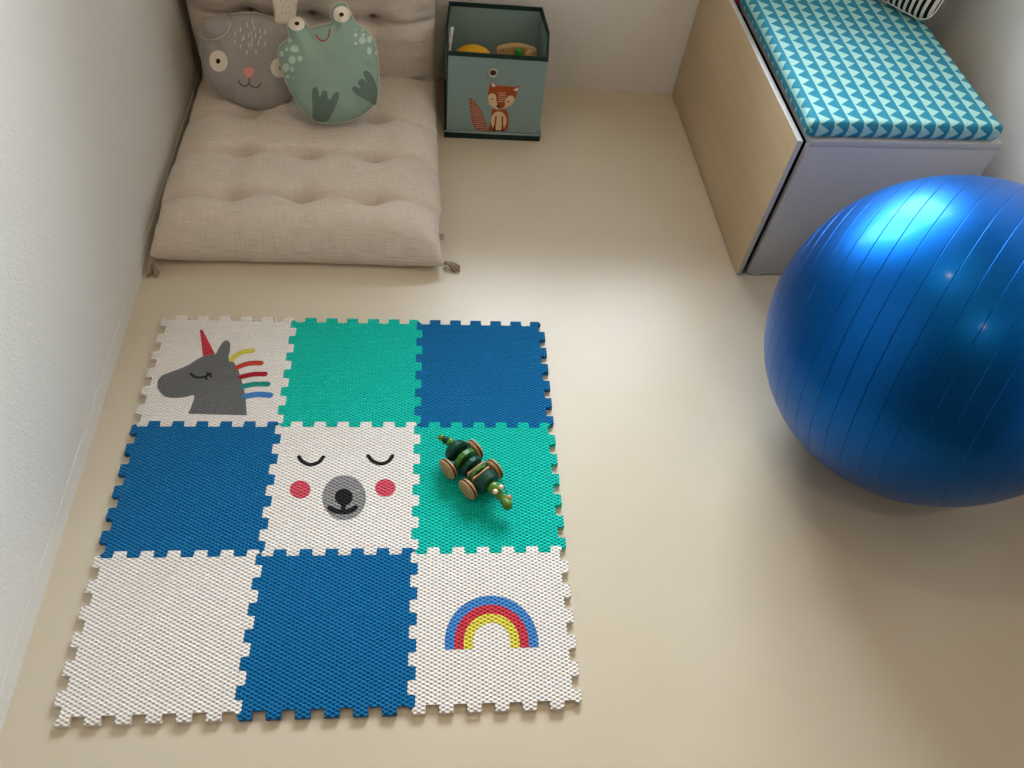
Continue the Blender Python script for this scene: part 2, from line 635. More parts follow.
def tile_outline():
    e = [(0, 0)]
    for k in range(6):
        a = k * PITCH
        if k == 0:
            e += [(.0042, -DEP)]
        else:
            e += [(a + .0003, DEP), (a - .0006, -DEP)]
        e += [(a + .025 + .0006, -DEP), (a + .025 - .0003, DEP)]
    e += [(S - .0042, DEP)]
    out = []
    for r in range(4):
        c, s = [(1, 0), (0, 1), (-1, 0), (0, -1)][r]
        for x, y in e:
            x2, y2 = x - S / 2, y - S / 2
            out.append((c * x2 - s * y2, s * x2 + c * y2))
    return out

def make_tile(mat, loc):
    bm = bmesh.new()
    pts = [(x * .9985, y * .9985) for x, y in tile_outline()]
    # keep corners crisp
    top = [bm.verts.new((x, y, T)) for x, y in pts]
    bot = [bm.verts.new((x, y, 0)) for x, y in pts]
    n = len(pts)
    ft = bm.faces.new(top)
    bm.faces.new(bot[::-1])
    for i in range(n):
        bm.faces.new((bot[i], bot[(i + 1) % n], top[(i + 1) % n], top[i]))
    bmesh.ops.bevel(bm, geom=[e for e in ft.edges], offset=0.0011, segments=2, profile=0.5, affect='EDGES')
    bmesh.ops.triangulate(bm, faces=[f for f in bm.faces if len(f.verts) > 4])
    o = bm_obj('foam_tile', bm, mat, None, angle=50)
    o.location = loc
    return o

tiles = {}
tile_mat = [['w', 't', 'b'], ['b', 'w', 't'], ['w', 'b', 'w']]
tile_lab = [['white foam tile with a grey unicorn head, at the back left of the mat',
             'plain teal foam tile between the unicorn tile and a blue tile',
             'plain blue foam tile at the back right corner of the mat'],
            ['plain blue foam tile at the left edge, beside the bear face tile',
             'white foam tile with a sleeping bear face, in the middle of the mat',
             'teal foam tile with the green pull-along toy standing on it'],
            ['plain white foam tile with no print, at the front left of the mat',
             'plain blue foam tile at the front, between white tile and rainbow tile',
             'white foam tile with a rainbow print, at the front right of the mat']]
for r in range(3):
    for c in range(3):
        mm = {'w': M['foam_white'], 't': M['foam_teal'], 'b': M['foam_blue']}[tile_mat[r][c]]
        o = make_tile(mm, ((c + .5) * S, -(r + .5) * S, 0))
        tag(o, tile_lab[r][c], 'foam mat tile', 'interlocking foam tiles')
        tiles[(r, c)] = o

def tile_xy(tile, pts):
    """photo positions on the mat -> the tile's own plane"""
    out = []
    for u, v in pts:
        p = at_z(u, v, T)
        out.append(np.array([p[0] - tile.location.x, p[1] - tile.location.y]))
    return out

def flat_print(name, tile, polys, mat, parent, lift):
    V, Fc = print_data(polys, None, None, T + lift)
    return mesh_obj(name, V, Fc, mat, parent, smooth=False)

# unicorn
t = tiles[(0, 0)]
q = lambda L: tile_xy(t, [(130 + x / 6.024, 310 + y / 6.024) for x, y in L])
W1 = 1 / 6.024 / 375     # stroke width of one crop pixel in metres
head = catmull(q([(165, 430), (190, 398), (240, 376), (340, 338), (400, 300), (440, 280), (490, 268), (515, 265), (530, 240), (556, 197), (583, 183), (602, 200), (602, 240), (594, 295), (620, 312), (645, 345), (665, 400), (685, 470), (697, 540)]), 4, closed=False)
head += q([(704, 635), (350, 625)]) + catmull(q([(370, 580), (388, 515), (330, 525), (260, 530), (200, 515), (165, 470)]), 4, closed=False)
up = flat_print('unicorn_print', t, [head], M['foam_grey'], t, .0003)
flat_print('horn', t, [q([(421, 122), (428, 117), (437, 120), (513, 265), (475, 270), (440, 280)])], M['foam_red'], up, .0003)
for L, w_, mm in (([(612, 300), (640, 275), (680, 254), (738, 246)], 29, 'foam_yellow'), ([(648, 346), (700, 326), (745, 320), (788, 320)], 30, 'foam_orange'), ([(670, 403), (740, 388), (812, 386)], 30, 'foam_crimson'), ([(685, 460), (750, 447), (828, 447)], 31, 'foam_mint'), ([(694, 520), (770, 509), (842, 514)], 34, 'foam_sky')):
    C_ = q(L)
    rb_ = ribbon(C_, w_ * W1, 6)
    flat_print('mane_strand', t, [rb_], M[mm], up, .0005)
eye = [ribbon(q([(368, 385), (385, 400), (415, 408), (450, 402), (488, 384)]), 13 * W1), ribbon(q([(455, 402), (462, 418)]), 10 * W1), ribbon(q([(474, 393), (490, 402)]), 10 * W1), ribbon(q([(462, 398), (470, 380)]), 9 * W1)]
V, Fc = merge([print_data([p], None, None, T + .0006 + .0001 * i) for i, p in enumerate(eye)])
mesh_obj('closed_eye', V, Fc, M['foam_black'], up, smooth=False)

# bear
t = tiles[(1, 1)]
q = lambda L: tile_xy(t, [(250 + x / 5.483, 420 + y / 5.483) for x, y in L])
W1 = 1 / 5.483 / 450
def px_ell(cx, cy, rx, ry):
    return q([(cx + rx * math.cos(a), cy + ry * math.sin(a)) for a in np.linspace(0, 2 * PI, 40, endpoint=False)])
muz = flat_print('bear_face_print', t, [px_ell(516, 426, 120, 123)], M['foam_ltgrey'], t, .0003)
for L in ([(268, 203), (288, 228), (330, 245), (374, 233), (402, 203)], [(648, 197), (672, 224), (715, 240), (757, 228), (781, 197)]):
    flat_print('closed_eye', t, [ribbon(q(L), 21 * W1, 6)], M['foam_black'], muz, .0003)
flat_print('cheek', t, [px_ell(275, 381, 57, 49)], M['foam_pink'], muz, .0003)
flat_print('cheek', t, [px_ell(742, 372, 56, 48)], M['foam_pink'], muz, .0003)
V, Fc = merge([print_data([px_ell(515, 423, 49, 46)], None, None, T + .0006), print_data([ribbon(q([(513, 440), (511, 500)]), 24 * W1)], None, None, T + .0007)])
mesh_obj('nose', V, Fc, M['foam_black'], muz, smooth=False)
flat_print('mouth', t, [ribbon(q([(438, 482), (470, 499), (510, 505), (550, 498), (578, 480)]), 27 * W1, 6)], M['foam_black'], muz, .0008)

# rainbow
t = tiles[(2, 2)]
cx_, leg = 0.7478 - t.location.x, -0.7966 - t.location.y
def arch(r0, r1):
    up_ = .0135
    a = np.linspace(0, PI, 40)
    o_ = [np.array([cx_ + r1, leg])] + [np.array([cx_ + r1 * math.cos(x), leg + up_ + r1 * math.sin(x)]) for x in a] + [np.array([cx_ - r1, leg])]
    i_ = [np.array([cx_ - r0, leg])] + [np.array([cx_ + r0 * math.cos(x), leg + up_ + r0 * math.sin(x)]) for x in a[::-1]] + [np.array([cx_ + r0, leg])]
    return o_ + i_
rb = flat_print('rainbow_print', t, [arch(.0703, .0881)], M['foam_sky'], t, .0003)
flat_print('rainbow_band', t, [arch(.0525, .0703)], M['foam_red'], rb, .0003)
flat_print('rainbow_band', t, [arch(.035, .0525)], M['foam_yellow'], rb, .0003)

# ------------------------------------------------------------------ exercise ball
BC = Vector((1.647, -0.303, 0.330)); BR = 0.330
ax = Vector((-.68, .70, -.22)).normalized()
prof = []
lats = [-54.5 + 6.5 * k for k in range(18)]
angs = set(np.arange(-90, 90.01, 1.5))
for L in lats:
    for d in (-.5, -.3, -.22, -.17, -.11, -.055, 0, .055, .11, .17, .22, .3, .5):
        angs.add(L + d)
angs = sorted(angs)
for a in angs:
    d = min(abs(a - L) for L in lats)
    bump_ = 0.0
    if d < .36:
        bump_ = -.0009 * (0.5 + 0.5 * math.cos(PI * d / .17)) if d < .17 else 0.0
    for L in lats:
        if 0.26 <= a - L <= .5: bump_ += .0000
    rr = BR + bump_
    prof.append((max(0.0, rr * math.cos(math.radians(a))), rr * math.sin(math.radians(a))))
prof[0] = (0.0, -BR); prof[-1] = (0.0, BR)
ball = lathe('exercise_ball', prof, (0, 0, 0), ax, M['ball'], None, n=160, angle=180)
ball.location = BC
tag(ball, 'large shiny blue ribbed exercise ball on the floor in front of the bench', 'exercise ball')
lathe('valve_plug', [(0, -.004), (.006, -.004), (.009, 0.0005), (.008, .002), (0, .0025)], ax * -BR, -ax, M['bench_white'], ball, n=20)

# ------------------------------------------------------------------ futon
def make_futon():
    L1, RA = .688, .06
    y0, zc = .176, .060
    seat_len = L1
    arc = RA * PI / 2
    total = 1.46
    W0 = .725
    rows = [.152, .324, .494, .735, .943, 1.113, 1.283]
    cols = [.255, .502, .748]
    NU, NV = 132, 300
    H = .070
    def mid(s):
        if s < L1:
            return (y0 + s, zc), (0, 1)
        if s < L1 + arc:
            a = (s - L1) / RA
            return (y0 + L1 + RA * math.sin(a), zc + RA - RA * math.cos(a)), (-math.sin(a), math.cos(a))
        return (y0 + L1 + RA, zc + RA + (s - L1 - arc)), (-1, 0)
    def half(u, s, top):
        eu = max(0.0, 1 - abs(2 * u - 1) ** 5) ** .42
        sv = 2 * s / total - 1
        d0 = min(s, total - s)
        ev = min(1.0, max(0, 1 - max(0, 1 - d0 / .10) ** 2.2)) ** .55
        e = min(eu, 1) * ev
        k = 1.0
        for r in rows:
            dv = s - r
            sc_ = .5 + .5 * math.cos(2 * PI * (u - cols[1]) / .2465)
            seam = math.exp(-abs(dv) / (.010 + .014 * sc_))
            k -= (.28 + .26 * sc_) * seam
            if abs(dv) < .12:
                for c in cols:
                    du = (u - c) * W0
                    k -= .38 * math.exp(-((du / .026) ** 2 + (dv / .017) ** 2))
            # the cloth gathers into the fold of the crease
        for c in cols:
            du = (u - c) * W0
            k -= .05 * math.exp(-(du / .03) ** 2)
        k = max(.16, k)
        h = H * e * k
        # fine gathers
        w_ = noise.noise(Vector((u * 5.0, s * 60, 1.7))) * .5 + noise.noise(Vector((u * 14.0, s * 35, 5.1))) * .5
        edge_w = min(1.0, abs(2 * u - 1) ** 2 * 1.1 + .25)
        amp = .0016 if s < L1 else .0065
        h += amp * w_ * edge_w * e
        return h
    V, Fc, UV = [], [], []
    def idx(side, i, j): return side * (NU + 1) * (NV + 1) + j * (NU + 1) + i
    for side in (0, 1):
        for j in range(NV + 1):
            s = total * j / NV
            # finer spacing near the ends
            (my, mz), (ny, nz) = mid(s)
            for i in range(NU + 1):
                u = .5 - .5 * math.cos(PI * i / NU) if False else i / NU
                uu = 2 * u - 1
                uu = math.copysign(1 - (1 - abs(uu)) ** 1.35, uu) if abs(uu) < 1 else uu
                u2 = (uu + 1) / 2
                h = half(u2, s, side == 0)
                if side == 0:
                    hh_ = h
                else:
                    hh_ = -min(h, .0585)
                # plan shape: narrower towards the back, waist between the corners
                fs = min(1, s / L1)
                xl = -.070 + .010 * min(1, s / .45)
                xr = .660 - .030 * min(1, s / .75)
                pinch = .010 * (math.sin(PI * min(1.0, max(0, s) / .17)) if s < .17 else 0)
                gath = .004 * noise.noise(Vector((s * 18, 3.3, u2 > .5)))
                xl += pinch + abs(gath); xr -= pinch + abs(gath)
                x = xl + (xr - xl) * u2
                # front edge bows in a little between the corners
                bow = .012 * (1 - abs(2 * u2 - 1) ** 3) * max(0, 1 - s / .12)
                V.append((x, my + ny * hh_ + bow, max(.002, mz + nz * hh_ - .030 * max(0, 1 - s / .11) ** 2 * (1 if s < .11 else 0))))
                UV.append((x, s))
    for side in (0, 1):
        for j in range(NV):
            for i in range(NU):
                f = (idx(side, i, j), idx(side, i + 1, j), idx(side, i + 1, j + 1), idx(side, i, j + 1))
                Fc.append(f if side == 0 else f[::-1])
    me = bpy.data.meshes.new('cushion_cover')
    me.from_pydata(V, [], Fc)
    uvl = me.uv_layers.new(name='UVMap')
    li = np.zeros(len(me.loops), dtype=np.int32)
    me.loops.foreach_get('vertex_index', li)
    uvl.data.foreach_set('uv', np.array(UV, dtype=np.float32)[li].ravel())
    bm = bmesh.new()
    bm.from_mesh(me)
    bmesh.ops.remove_doubles(bm, verts=bm.verts, dist=1e-5)
    bm.to_mesh(me)
    bm.free()
    me.polygons.foreach_set('use_smooth', [True] * len(me.polygons))
    me.materials.append(M['linen'])
    root = empty('floor_futon', (.30, .5, 0))
    tag(root, 'tufted beige linen floor futon folded up against the wall in the corner', 'floor cushion')
    o = bpy.data.objects.new('cushion_cover', me)
    COL.objects.link(o)
    def put(ob):
        ob.parent = root
        ob.matrix_parent_inverse = Matrix.Translation((-.30, -.5, 0))
    put(o)
    # tuft buttons
    for r in rows[:3] + rows[4:6]:
        for c in cols:
            h = half(c, r, True)
            (my, mz), (ny, nz) = mid(r)
            xl = -.070 + .010 * min(1, r / .45); xr = .660 - .030 * min(1, r / .75)
            P = Vector((xl + (xr - xl) * c, my + ny * (h + .001), mz + nz * (h + .001)))
            N_ = Vector((0, ny, nz))
            D = []
            D.append(lathe_data([(0, -.002), (.006, -.001), (.0065, .001), (.004, .003), (0, .0035)], P, N_, 12))
            for k in range(7):
                a = random.uniform(0, 2 * PI)
                e1 = N_.orthogonal().normalized(); e2 = N_.cross(e1)
                dd = e1 * math.cos(a) + e2 * math.sin(a)
                D.append(tube_data([P, P + N_ * .005 + dd * .003, P + N_ * .004 + dd * .010], .0009, 5))
            v_, f_ = merge(D)
            put(mesh_obj('tuft_button', v_, f_, M['tassel']))
    # corner tassels
    def tassel(base, heads, n, spread):
        D = [lathe_data(ball_prof(.006, 8), base, (0, 0, 1), 10)]
        for k in range(n):
            e_ = Vector(heads) + Vector((random.uniform(-spread, spread), random.uniform(-spread, spread), random.uniform(-.002, .003)))
            e_.z = max(.002, e_.z)
            m_ = Vector(base).lerp(e_, .5) + Vector((random.uniform(-.005, .005), random.uniform(-.004, .004), .007))
            D.append(tube_data([base, Vector(base).lerp(m_, .6) + Vector((0, 0, .002)), m_, m_.lerp(e_, .6) + Vector((0, 0, .001)), e_], .0016, 5))
        v_, f_ = merge(D)
        put(mesh_obj('tassel', v_, f_, M['tassel']))
    tl = at_z(153, 274, .004)
    tassel((-.064, .180, .030), (max(tl[0], -.066), tl[1], .003), 34, .014)
    b2 = at_z(446, 263, .012)
    v_, f_ = tube_data([(.657, .172, .026), (.664, .182, .020), tuple(b2)], .0014, 6)
    put(mesh_obj('tassel_cord', v_, f_, M['tassel']))
    e2 = at_z(456, 269, .004)
    tassel(tuple(b2), tuple(e2), 26, .011)
    # small dark sewn tag on the right side
    P = at_z(443, 236, .055)
    put(box('sewn_tag', (P[0] - .012, P[1] - .010, .050), (P[0] + .003, P[1] + .012, .0515), M['tassel']))
    return root
futon = make_futon()

# ------------------------------------------------------------------ pillows
class Pillow:
    def __init__(self, P0, lean, yaw=0.0):
        """plane leaning back by `lean` degrees from the floor, turned by yaw"""
        a = math.radians(lean)
        ux = Vector((math.cos(yaw), math.sin(yaw), 0))
        fw = Vector((-math.sin(yaw), math.cos(yaw), 0))
        uy = fw * math.cos(a) + Vector((0, 0, math.sin(a)))
        n = ux.cross(uy)
        self.P0 = np.array(P0, float); self.n = np.array(n)
        self.ux = np.array(ux); self.uy = np.array(uy)
        self.mat = Matrix.Translation(P0) @ Matrix((ux, uy, n)).transposed().to_4x4()
    def px(self, pts):
        out = []
        for u, v in pts:
            d = on_plane(u, v, self.P0, self.n) - self.P0
            out.append(np.array([d @ self.ux, d @ self.uy]))
        if getattr(self, 'poly', None) is not None:
            # once the cushion has its bulge, meet the bulged face
            for _ in range(3):
                V = np.array(out)
                k = np.clip(seg_dist(V, self.poly) / self.D, 0, 1) * inside(V, self.poly)
                hs = self.H * (1 - (1 - k) ** 2) ** self.pw
                out = []
                for (u, v), h_ in zip(pts, hs):
                    d = on_plane(u, v, self.P0 + self.n * h_, self.n) - self.P0
                    out.append(np.array([d @ self.ux, d @ self.uy]))
        return out
    def set_outline(self, poly, H, D, pw=.55, puck=.0018, seed=0):
        self.poly = resample(poly, .006); self.H = H; self.D = D; self.pw = pw; self.puck = puck; self.seed = seed
    def h(self, V, back=False):
        d = seg_dist(V, self.poly)
        k = np.clip(d / self.D, 0, 1)
        z = self.H * (1 - (1 - k) ** 2) ** self.pw
        if self.puck:
            A = self.poly
            c = np.mean(A, axis=0)
            ang = np.arctan2(V[:, 1] - c[1], V[:, 0] - c[0])
            w_ = np.array([noise.noise(Vector((math.cos(t) * 6 + self.seed, math.sin(t) * 6, dd * 8))) for t, dd in zip(ang, d)])
            w2 = np.array([noise.noise(Vector((v[0] * 22 + self.seed, v[1] * 22, 2.0))) for v in V])
            z = z + self.puck * 2.2 * w_ * np.exp(-((d - .022) / .02) ** 2) * (d > 1e-5) + self.puck * 1.3 * w2 * np.clip(d / .02, 0, 1)
        return z
    def body(self, name, mat, parent=None, step=.0065, back=.7):
        V, Fc = fill(self.poly, step)
        nb = len(self.poly)
        h = self.h(V)
        d = seg_dist(V, self.poly)
        rim = d < 1e-6
        h[rim] = 0
        top = np.column_stack([V, h])
        bot = np.column_stack([V, -h * back])
        n = len(V)
        mp = [i if rim[i] else n + i for i in range(n)]
        faces = list(Fc) + [tuple(mp[i] for i in f[::-1]) for f in Fc]
        bm = bmesh.new()
        vs = [bm.verts.new(v) for v in np.vstack([top, bot])]
        for f in faces:
            try: bm.faces.new([vs[i] for i in f])
            except ValueError: pass
        bmesh.ops.delete(bm, geom=[v for v in bm.verts if not v.link_faces], context='VERTS')
        o = bm_obj(name, bm, mat, parent, smooth=True)
        return o
    def patch(self, name, polys, mat, parent, lift, step=.005):
        V, Fc = print_data(polys, self.h, step, lift)
        return mesh_obj(name, V, Fc, mat, parent)
    def pipe(self, name, mat, parent, r=.0019, poly=None, closed=True):
        pts = [(p[0], p[1], 0) for p in (poly or self.poly)]
        return tube(name, pts, r, mat, parent, 8, closed)

cs = lambda L: [(190 + x / 4.876, y / 4.876) for x, y in L]

# --- grey dog
dog = Pillow((.25, .725, .165), 63)
outl = [(60, 112), (90, 84), (140, 73), (200, 70), (260, 61), (320, 63), (380, 78), (430, 90), (480, 106), (530, 150), (560, 230), (565, 320), (545, 400), (505, 475), (490, 494), (440, 528), (380, 543), (320, 540), (260, 525), (190, 490), (130, 450), (90, 400), (65, 340), (55, 260), (52, 180)]
dog.set_outline(catmull(dog.px(cs(outl)), 5), .044, .085, puck=.0028, seed=1)
d_root = dog.body('dog_pillow', M['grey_fab'], None, .0065, .4)
d_root.matrix_world = dog.mat
tag(d_root, 'round grey dog-face pillow with one white ear up, behind the frog pillow', 'pillow')
dog.pipe('piping', M['piping'], d_root, .0014)
def cell(P, c, rx, ry, rot=0):
    ca, sa = math.cos(rot), math.sin(rot)
    return P.px(cs([(c[0] + rx * math.cos(a) * ca - ry * math.sin(a) * sa, c[1] + rx * math.cos(a) * sa + ry * math.sin(a) * ca) for a in np.linspace(0, 2 * PI, 30, endpoint=False)]))
for c, rx, ry, rot, pc in (((139, 298), 45, 53, -.25, (137, 298)), ((436, 331), 42, 48, -.2, (446, 330))):
    ey_ = dog.patch('eye', [cell(dog, c, rx, ry, rot)], M['cream'], d_root, .0006)
    dog.patch('pupil', [cell(dog, pc, 11, 13)], M['black_print'], ey_, .0011)
dog.patch('nose', [catmull(dog.px(cs([(258, 343), (268, 331), (287, 327), (307, 332), (317, 346), (306, 366), (290, 383), (272, 367)])), 4)], M['pink_print'], d_root, .0008)
wpx = lambda k: k / 4.876 / 440
dog.patch('mouth', [ribbon(dog.px(cs([(289, 378), (289, 410)])), wpx(6)), ribbon(dog.px(cs([(237, 393), (248, 413), (268, 421), (289, 408), ])), wpx(6.5)), ribbon(dog.px(cs([(289, 408), (305, 422), (330, 426), (346, 405)])), wpx(6.5))], M['dgrey_print'], d_root, .0009)
dash = [(221, 165, 0), (247, 145, .1), (278, 122, -.1), (305, 104, 0), (313, 134, -.2), (341, 148, .2), (365, 156, .4), (219, 205, .2), (247, 226, -.2), (258, 190, .3), (263, 182, .1), (286, 172, -.2), (320, 174, .1), (303, 195, .2), (287, 219, -.3), (300, 217, .1), (334, 209, .1), (366, 212, .3), (278, 256, .2), (322, 251, -.1), (300, 160, .1), (345, 180, .2)]
dog.patch('fur_marks', [ribbon(dog.px(cs([(x + 9 * math.sin(a), y - 10 * math.cos(a)), (x - 9 * math.sin(a), y + 10 * math.cos(a))])), wpx(5), 2) for x, y, a in dash], M['white_print'], d_root, .0007)
# folded ear: a padded flap lying on the face
flap = catmull(dog.px(cs([(58, 114), (80, 88), (130, 73), (192, 70), (200, 105), (192, 142), (166, 172), (122, 192), (80, 192), (60, 174)])), 4)
fp = Pillow((0, 0, 0), 45)
fp.set_outline(flap, .010, .018, puck=.0006)
V, Fc = fill(fp.poly, .005)
base_h = dog.h(V) + .0025
dV = fp.h(V)
top = np.column_stack([V, base_h + dV]); bot = np.column_stack([V, base_h - .002])
n = len(V)
Fall = list(Fc) + [tuple(i + n for i in f[::-1]) for f in Fc]
nb = len(fp.poly)
for i in range(nb):
    j = (i + 1) % nb
    Fall.append((i + n, j + n, j, i))
ear = mesh_obj('folded_ear', np.vstack([top, bot]), Fall, M['grey_fab'], d_root)
# cream seam along the lower edge of the flap
low = catmull(dog.px(cs([(199, 105), (192, 142), (166, 172), (122, 192), (80, 192), (62, 176)])), 6, closed=False)
A_ = np.array(low)
tube('seam', np.column_stack([A_, dog.h(A_) + .003]), .0018, M['piping'], ear, 6)
# upright ear
e2 = Pillow(tuple(on_plane(288, 17, (.25, .785, .33), (0, -.97, .24))), 78)
outl = [(276, 24), (274.5, 12), (272, 0), (269, -15), (269, -30), (274, -42), (284, -48), (295, -44), (301, -32), (301, -16), (298, 0), (296.5, 12), (294, 24)]
e2.set_outline(catmull(e2.px(outl), 4), .009, .02, puck=.0012, seed=7)
up_ear = e2.body('upright_ear', M['cream'], None, .005, 1.0)
up_ear.parent = d_root
up_ear.matrix_parent_inverse = dog.mat.inverted()
up_ear.matrix_basis = e2.mat
up_ear['label'] = 'cream ear with short pink dashes'
marks = [(282.5, 7.5, .1), (284.5, 5, 0), (288.9, 6, .3), (282.2, 13, 0), (286, 12.5, .1), (290, 12.3, .3), (281, 1, -.2), (286.5, 0, .2), (291, -1, .2), (294, 4, .3)] + [(280 + 5 * i + random.uniform(-1, 1), -8 - 9 * j, random.uniform(-.3, .3)) for i in range(5) for j in range(4)]
mp_ = [ribbon(e2.px([(x + 1.2 * math.sin(a), y - 1.4 * math.cos(a)), (x - 1.2 * math.sin(a), y + 1.4 * math.cos(a))]), .0011, 2) for x, y, a in marks]
mp_ = [m_ for m_ in mp_ if inside(np.array(m_), e2.poly).all()]
e2.patch('ear_marks', mp_, M['rose_print'], up_ear, .0006)

# --- green frog
frog = Pillow((.33, .60, .165), 57)
outl = [(482, 182), (474, 130), (481, 102), (505, 86), (535, 85), (560, 102), (575, 130), (590, 136), (640, 122), (690, 111), (687, 75), (692, 40), (715, 18), (740, 11), (763, 22), (780, 55), (800, 98), (830, 124), (865, 150), (893, 190), (908, 240), (917, 310), (922, 380), (920, 440), (910, 490), (880, 530), (840, 560), (790, 585), (720, 600), (650, 600), (600, 585), (568, 558), (530, 510), (500, 460), (475, 410), (455, 360), (437, 310), (431, 260), (442, 220)]
frog.set_outline(catmull(frog.px(cs(outl)), 5), .046, .085, puck=.003, seed=4)
f_root = frog.body('frog_pillow', M['frog_fab'], None, .0065, .4)
f_root.matrix_world = frog.mat
tag(f_root, 'green frog-shaped pillow with red smile leaning on the beige futon', 'pillow')
frog.pipe('piping', M['piping'], f_root, .0018)
for c, rx, ry, pc, pr in (((519, 117), 41, 33, (521, 114), 11), ((739, 70), 42, 40, (738, 71), 12)):
    ey_ = frog.patch('eye', [cell(frog, c, rx, ry)], M['cream'], f_root, .0006, .004)
    frog.patch('pupil', [cell(frog, pc, pr * 1.05, pr * .9)], M['black_print'], ey_, .0011, .003)
frog.patch('mouth', [ribbon(frog.px(cs([(612, 168), (625, 187), (640, 197), (657, 198), (673, 180), (680, 160), (681, 144)])), wpx(6.5))], M['red_print'], f_root, .0008, .004)
spots = [(511, 238, 20, 18), (498, 292, 18, 20), (536, 286, 13, 13), (467, 330, 17, 21), (498, 338, 10, 13), (447, 262, 11, 15), (473, 242, 9, 8), (487, 197, 11, 11), (476, 374, 9, 9), (501, 382, 4, 4), (840, 197, 17, 17), (844, 170, 10, 10), (808, 170, 9, 10), (808, 212, 9, 8), (874, 248, 11, 19), (875, 192, 13, 17), (842, 147, 7, 6), (811, 145, 4, 4), (906, 257, 4, 10)]
for x, y, a, b in spots:
    frog.patch('spot', [cell(frog, (x, y), a, b)], M['frog_spot'], f_root, .0006, .004)
foot1 = [(603, 583), (598, 520), (594, 450), (605, 426), (622, 432), (633, 472), (642, 452), (656, 441), (670, 450), (673, 482), (688, 480), (702, 454), (718, 447), (727, 460), (720, 495), (698, 545), (672, 590), (640, 594)]
foot2 = [(903, 512), (862, 491), (815, 463), (794, 443), (794, 426), (808, 420), (832, 434), (820, 406), (826, 389), (845, 386), (864, 402), (848, 370), (846, 351), (858, 343), (880, 356), (900, 390), (913, 440), (912, 485)]
for L in (foot1, foot2):
    frog.patch('foot', [catmull(frog.px(cs(L)), 4)], M['frog_foot'], f_root, .0006, .005)

